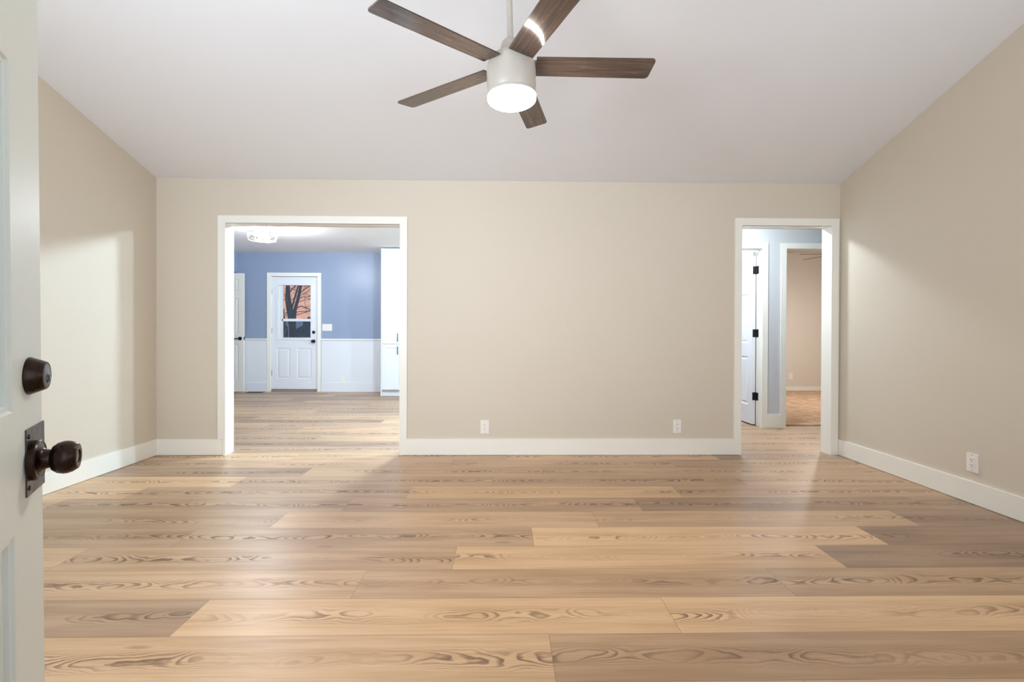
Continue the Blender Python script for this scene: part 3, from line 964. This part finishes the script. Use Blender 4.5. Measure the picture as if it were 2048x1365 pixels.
fr = link('floor_register', boxes([(-0.15, 0.15, -0.055, 0.055, 0.0, 0.005)]), 'bronze', bevel=0.001)
fr.location = (-4.46, 8.46, 0.0005)
tag(fr, 'dark floor vent on the planks in front of the kitchen wainscot', 'vent')
link('louvres', boxes([(-0.13 + i * 0.02, -0.122 + i * 0.02, -0.042, 0.042, 0.0045, 0.007) for i in range(14)]), 'dark', fr)

# ------------------------------------------------------------------ pantry cabinet
px0, px1, py0, py1, pz1 = -2.093, -1.33, 7.975, KY - 0.03, 2.512
cb = empty('pantry_cabinet', (px0, py0, 0))
tag(cb, 'tall white pantry cabinet with black bar pulls in the kitchen', 'cabinet')
W_, D_ = px1 - px0, py1 - py0
link('body', boxes([(0, 0.018, 0.0, D_, 0, pz1), (0.018, W_, 0.02, D_, 0.10, pz1), (0.018, W_, 0.06, D_, 0.0, 0.10), (0.018, W_, 0.0, 0.02, pz1 - 0.03, pz1)]), 'cab', cb, bevel=0.0015)


def shaker(z0, z1, x0, x1, hz, hx):
    bm = boxes([(x0, x0 + 0.06, -0.002, 0.018, z0, z1), (x1 - 0.06, x1, -0.002, 0.018, z0, z1), (x0 + 0.06, x1 - 0.06, -0.002, 0.018, z0, z0 + 0.06),
                (x0 + 0.06, x1 - 0.06, -0.002, 0.018, z1 - 0.06, z1), (x0 + 0.06, x1 - 0.06, 0.008, 0.018, z0 + 0.06, z1 - 0.06)])
    d = link('cabinet_door', bm, 'cab', cb)
    bm = bmesh.new()
    tube(bm, [(hx, -0.034, hz - 0.07), (hx, -0.034, hz + 0.07)], 0.006, 10)
    for s in (-0.05, 0.05):
        tube(bm, [(hx, -0.003, hz + s), (hx, -0.034, hz + s)], 0.004, 8)
    link('bar_pull', bm, 'black', d, smooth=True)


shaker(0.112, 0.885, 0.021, 0.371, 0.780, 0.288)
shaker(0.891, 2.478, 0.021, 0.371, 1.000, 0.288)
shaker(0.112, 0.885, 0.374, W_ - 0.003, 0.780, 0.41)
shaker(0.891, 2.478, 0.374, W_ - 0.003, 1.000, 0.41)

# ------------------------------------------------------------------ the yard behind the back door and the porch in front
struct('ground', boxes([(-45, 45, KY + 0.12, 70, -0.25, -0.15)]), 'lawn', 'dark evening lawn behind the house', 'lawn')
struct('ground_porch', boxes([(-4, 5, -3.2, -0.12, -0.15, -0.02)]), 'conc', 'concrete porch outside the entry door', 'porch')


def tree(name, base, chains, label, nb=40, seed=1, spread=(1.0, 1.0), top=5.5):
    rnd = random.Random(seed)
    root = empty(name, base)
    tag(root, label, 'tree', 'bare trees behind the back door')
    bm = bmesh.new()
    for pts, rads in chains:
        tube(bm, pts, rads, 10)
    link('trunk', bm, 'bark', root, smooth=True)
    bm = bmesh.new()

    def twig(p, d, r, L, lev):
        pts = [p]
        q = p.copy()
        dd = d.copy()
        for i in range(4):
            dd = (dd + Vector((rnd.uniform(-.28, .28), rnd.uniform(-.28, .28), rnd.uniform(-.20, .22)))).normalized()
            q = q + dd * L / 4
            pts.append(q.copy())
        tube(bm, pts, [r, r * .85, r * .7, r * .55, r * .35], 5)
        if lev > 0:
            for i in range(4):
                a = pts[rnd.randint(1, 4)]
                nd = (dd + Vector((rnd.uniform(-1, 1), rnd.uniform(-.8, .8), rnd.uniform(-.7, .8)))).normalized()
                twig(a, nd, r * 0.55, L * 0.62, lev - 1)
    for i in range(nb):
        pts, rads = rnd.choice(chains)
        k = rnd.randint(1, len(pts) - 2)
        t = rnd.random()
        p = Vector(pts[k]).lerp(Vector(pts[k + 1]), t)
        d = Vector((rnd.choice((-1, 1, 1)) * rnd.uniform(.4, 1), rnd.uniform(-.5, .5), rnd.uniform(-.1, .8))).normalized()
        twig(p, d, min(rads[k] * 0.2, 0.014), rnd.uniform(0.8, 1.7), 2)
    link('branches', bm, 'bark', root)
    return root


# main tree about 9 m behind the door
ty = 17.0
tree('bare_tree', (-8.05, ty, -0.15), [
    ([(0.45, 0, 0), (0.43, 0, 1.18), (0.39, 0, 1.68), (0.32, 0, 2.19), (0.27, 0, 2.55), (0.25, 0, 2.92), (0.21, 0, 3.39), (0.2, 0.1, 4.6), (0.3, 0.1, 6.2)], [0.161, 0.136, 0.105, 0.074, 0.062, 0.059, 0.056, 0.043, 0.019]),
    ([(0.43, 0, 1.4), (0.45, 0, 1.68), (0.50, 0, 2.04), (0.61, 0, 2.44), (0.71, 0, 2.93), (0.80, 0, 3.34), (1.1, 0.1, 4.6), (1.4, 0.1, 6.0)], [0.087, 0.081, 0.062, 0.053, 0.046, 0.043, 0.031, 0.012]),
    ([(0.38, 0, 1.3), (0.32, 0, 1.68), (0.18, 0.1, 2.08), (0.13, 0.1, 2.44), (0.16, 0.1, 2.92), (0.20, 0.1, 3.3), (0.1, 0.2, 4.5)], [0.074, 0.062, 0.037, 0.031, 0.028, 0.025, 0.012]),
    ([(0.37, 0, 1.9), (0.39, 0, 2.11), (0.47, 0, 2.40), (0.54, 0, 2.64), (0.61, 0, 2.87), (0.64, 0, 3.12), (0.7, 0, 4.0)], [0.037, 0.034, 0.031, 0.028, 0.025, 0.022, 0.012]),
    ([(0.60, 0, 2.45), (0.63, 0, 2.55), (0.75, 0, 2.71), (0.88, 0, 2.80), (1.07, 0, 2.93), (1.6, 0.1, 3.2)], [0.019, 0.017, 0.015, 0.014, 0.012, 0.006]),
    ([(0.48, 0, 1.95), (0.52, 0, 2.08), (0.64, 0, 2.15), (0.75, 0, 2.17), (0.90, 0, 2.10), (1.07, 0, 2.04), (1.6, 0.1, 1.9)], [0.025, 0.022, 0.019, 0.017, 0.015, 0.012, 0.006]),
    ([(0.55, 0, 2.3), (0.59, 0, 2.40), (0.79, 0, 2.51), (0.93, 0, 2.49), (1.11, 0, 2.55), (1.6, 0, 2.6)], [0.015, 0.014, 0.012, 0.011, 0.009, 0.005]),
    ([(0.27, 0, 2.5), (0.30, 0, 2.67), (0.43, 0, 2.82), (0.54, 0, 2.93), (0.68, 0, 3.12), (1.0, 0, 3.5)], [0.022, 0.019, 0.017, 0.015, 0.012, 0.006]),
], 'bare dark tree with forked trunk seen through the back door glass', 70, 3)
tree('bare_tree', (-8.7, 24.0, -0.15), [
    ([(0, 0, 0), (0.1, 0, 1.5), (0.0, 0, 3.0), (0.3, 0, 4.8), (0.3, 0, 7.5)], [0.22, 0.18, 0.14, 0.1, 0.04]),
    ([(0.1, 0, 1.6), (0.6, 0, 2.6), (1.1, 0, 4.2), (1.8, 0, 6.5)], [0.12, 0.1, 0.08, 0.04]),
], 'thinner bare tree farther off behind the forked one', 44, 8)

# dark evergreen shrubs and the low neighbour roof line


def shrub(loc, s, label, seed):
    rnd = random.Random(seed)
    bm = bmesh.new()
    bmesh.ops.create_icosphere(bm, subdivisions=4, radius=1)
    for v in bm.verts:
        d = v.co.normalized()
        k = 1 + 0.14 * math.sin(9 * d.x + seed) * math.cos(8 * d.y) + 0.10 * math.sin(21 * d.z + 3 * d.x) + rnd.uniform(-0.07, 0.07)
        v.co = Vector((d.x * s[0], d.y * s[1], max(d.z, -0.3) * s[2] + 0.3 * s[2])) * k
        v.co.z = max(v.co.z, 0)
    o = link('shrub', bm, 'bush')
    o.location = loc
    tag(o, label, 'shrub', 'dark shrubs behind the back door')


shrub((-7.42, 15.6, -0.15), (0.26, 0.26, 1.42), 'dark shrub at the foot of the forked tree', 2)
shrub((-8.75, 21.3, -0.15), (0.8, 0.6, 1.30), 'low dark rounded shrub beside the forked tree', 5)
fn = empty('board_fence', (-14, 26.5, -0.15))
tag(fn, 'dark board fence across the far end of the yard', 'fence')
link('boards', boxes([(i * 0.16, i * 0.16 + 0.15, 0, 0.02, 0.05, 1.95) for i in range(70)]), 'fence', fn)
link('rail', boxes([(0, 11.2, 0.02, 0.06, 0.4, 0.5), (0, 11.2, 0.02, 0.06, 1.3, 1.4)]), 'fence', fn)
bpy.context.view_layer.update()
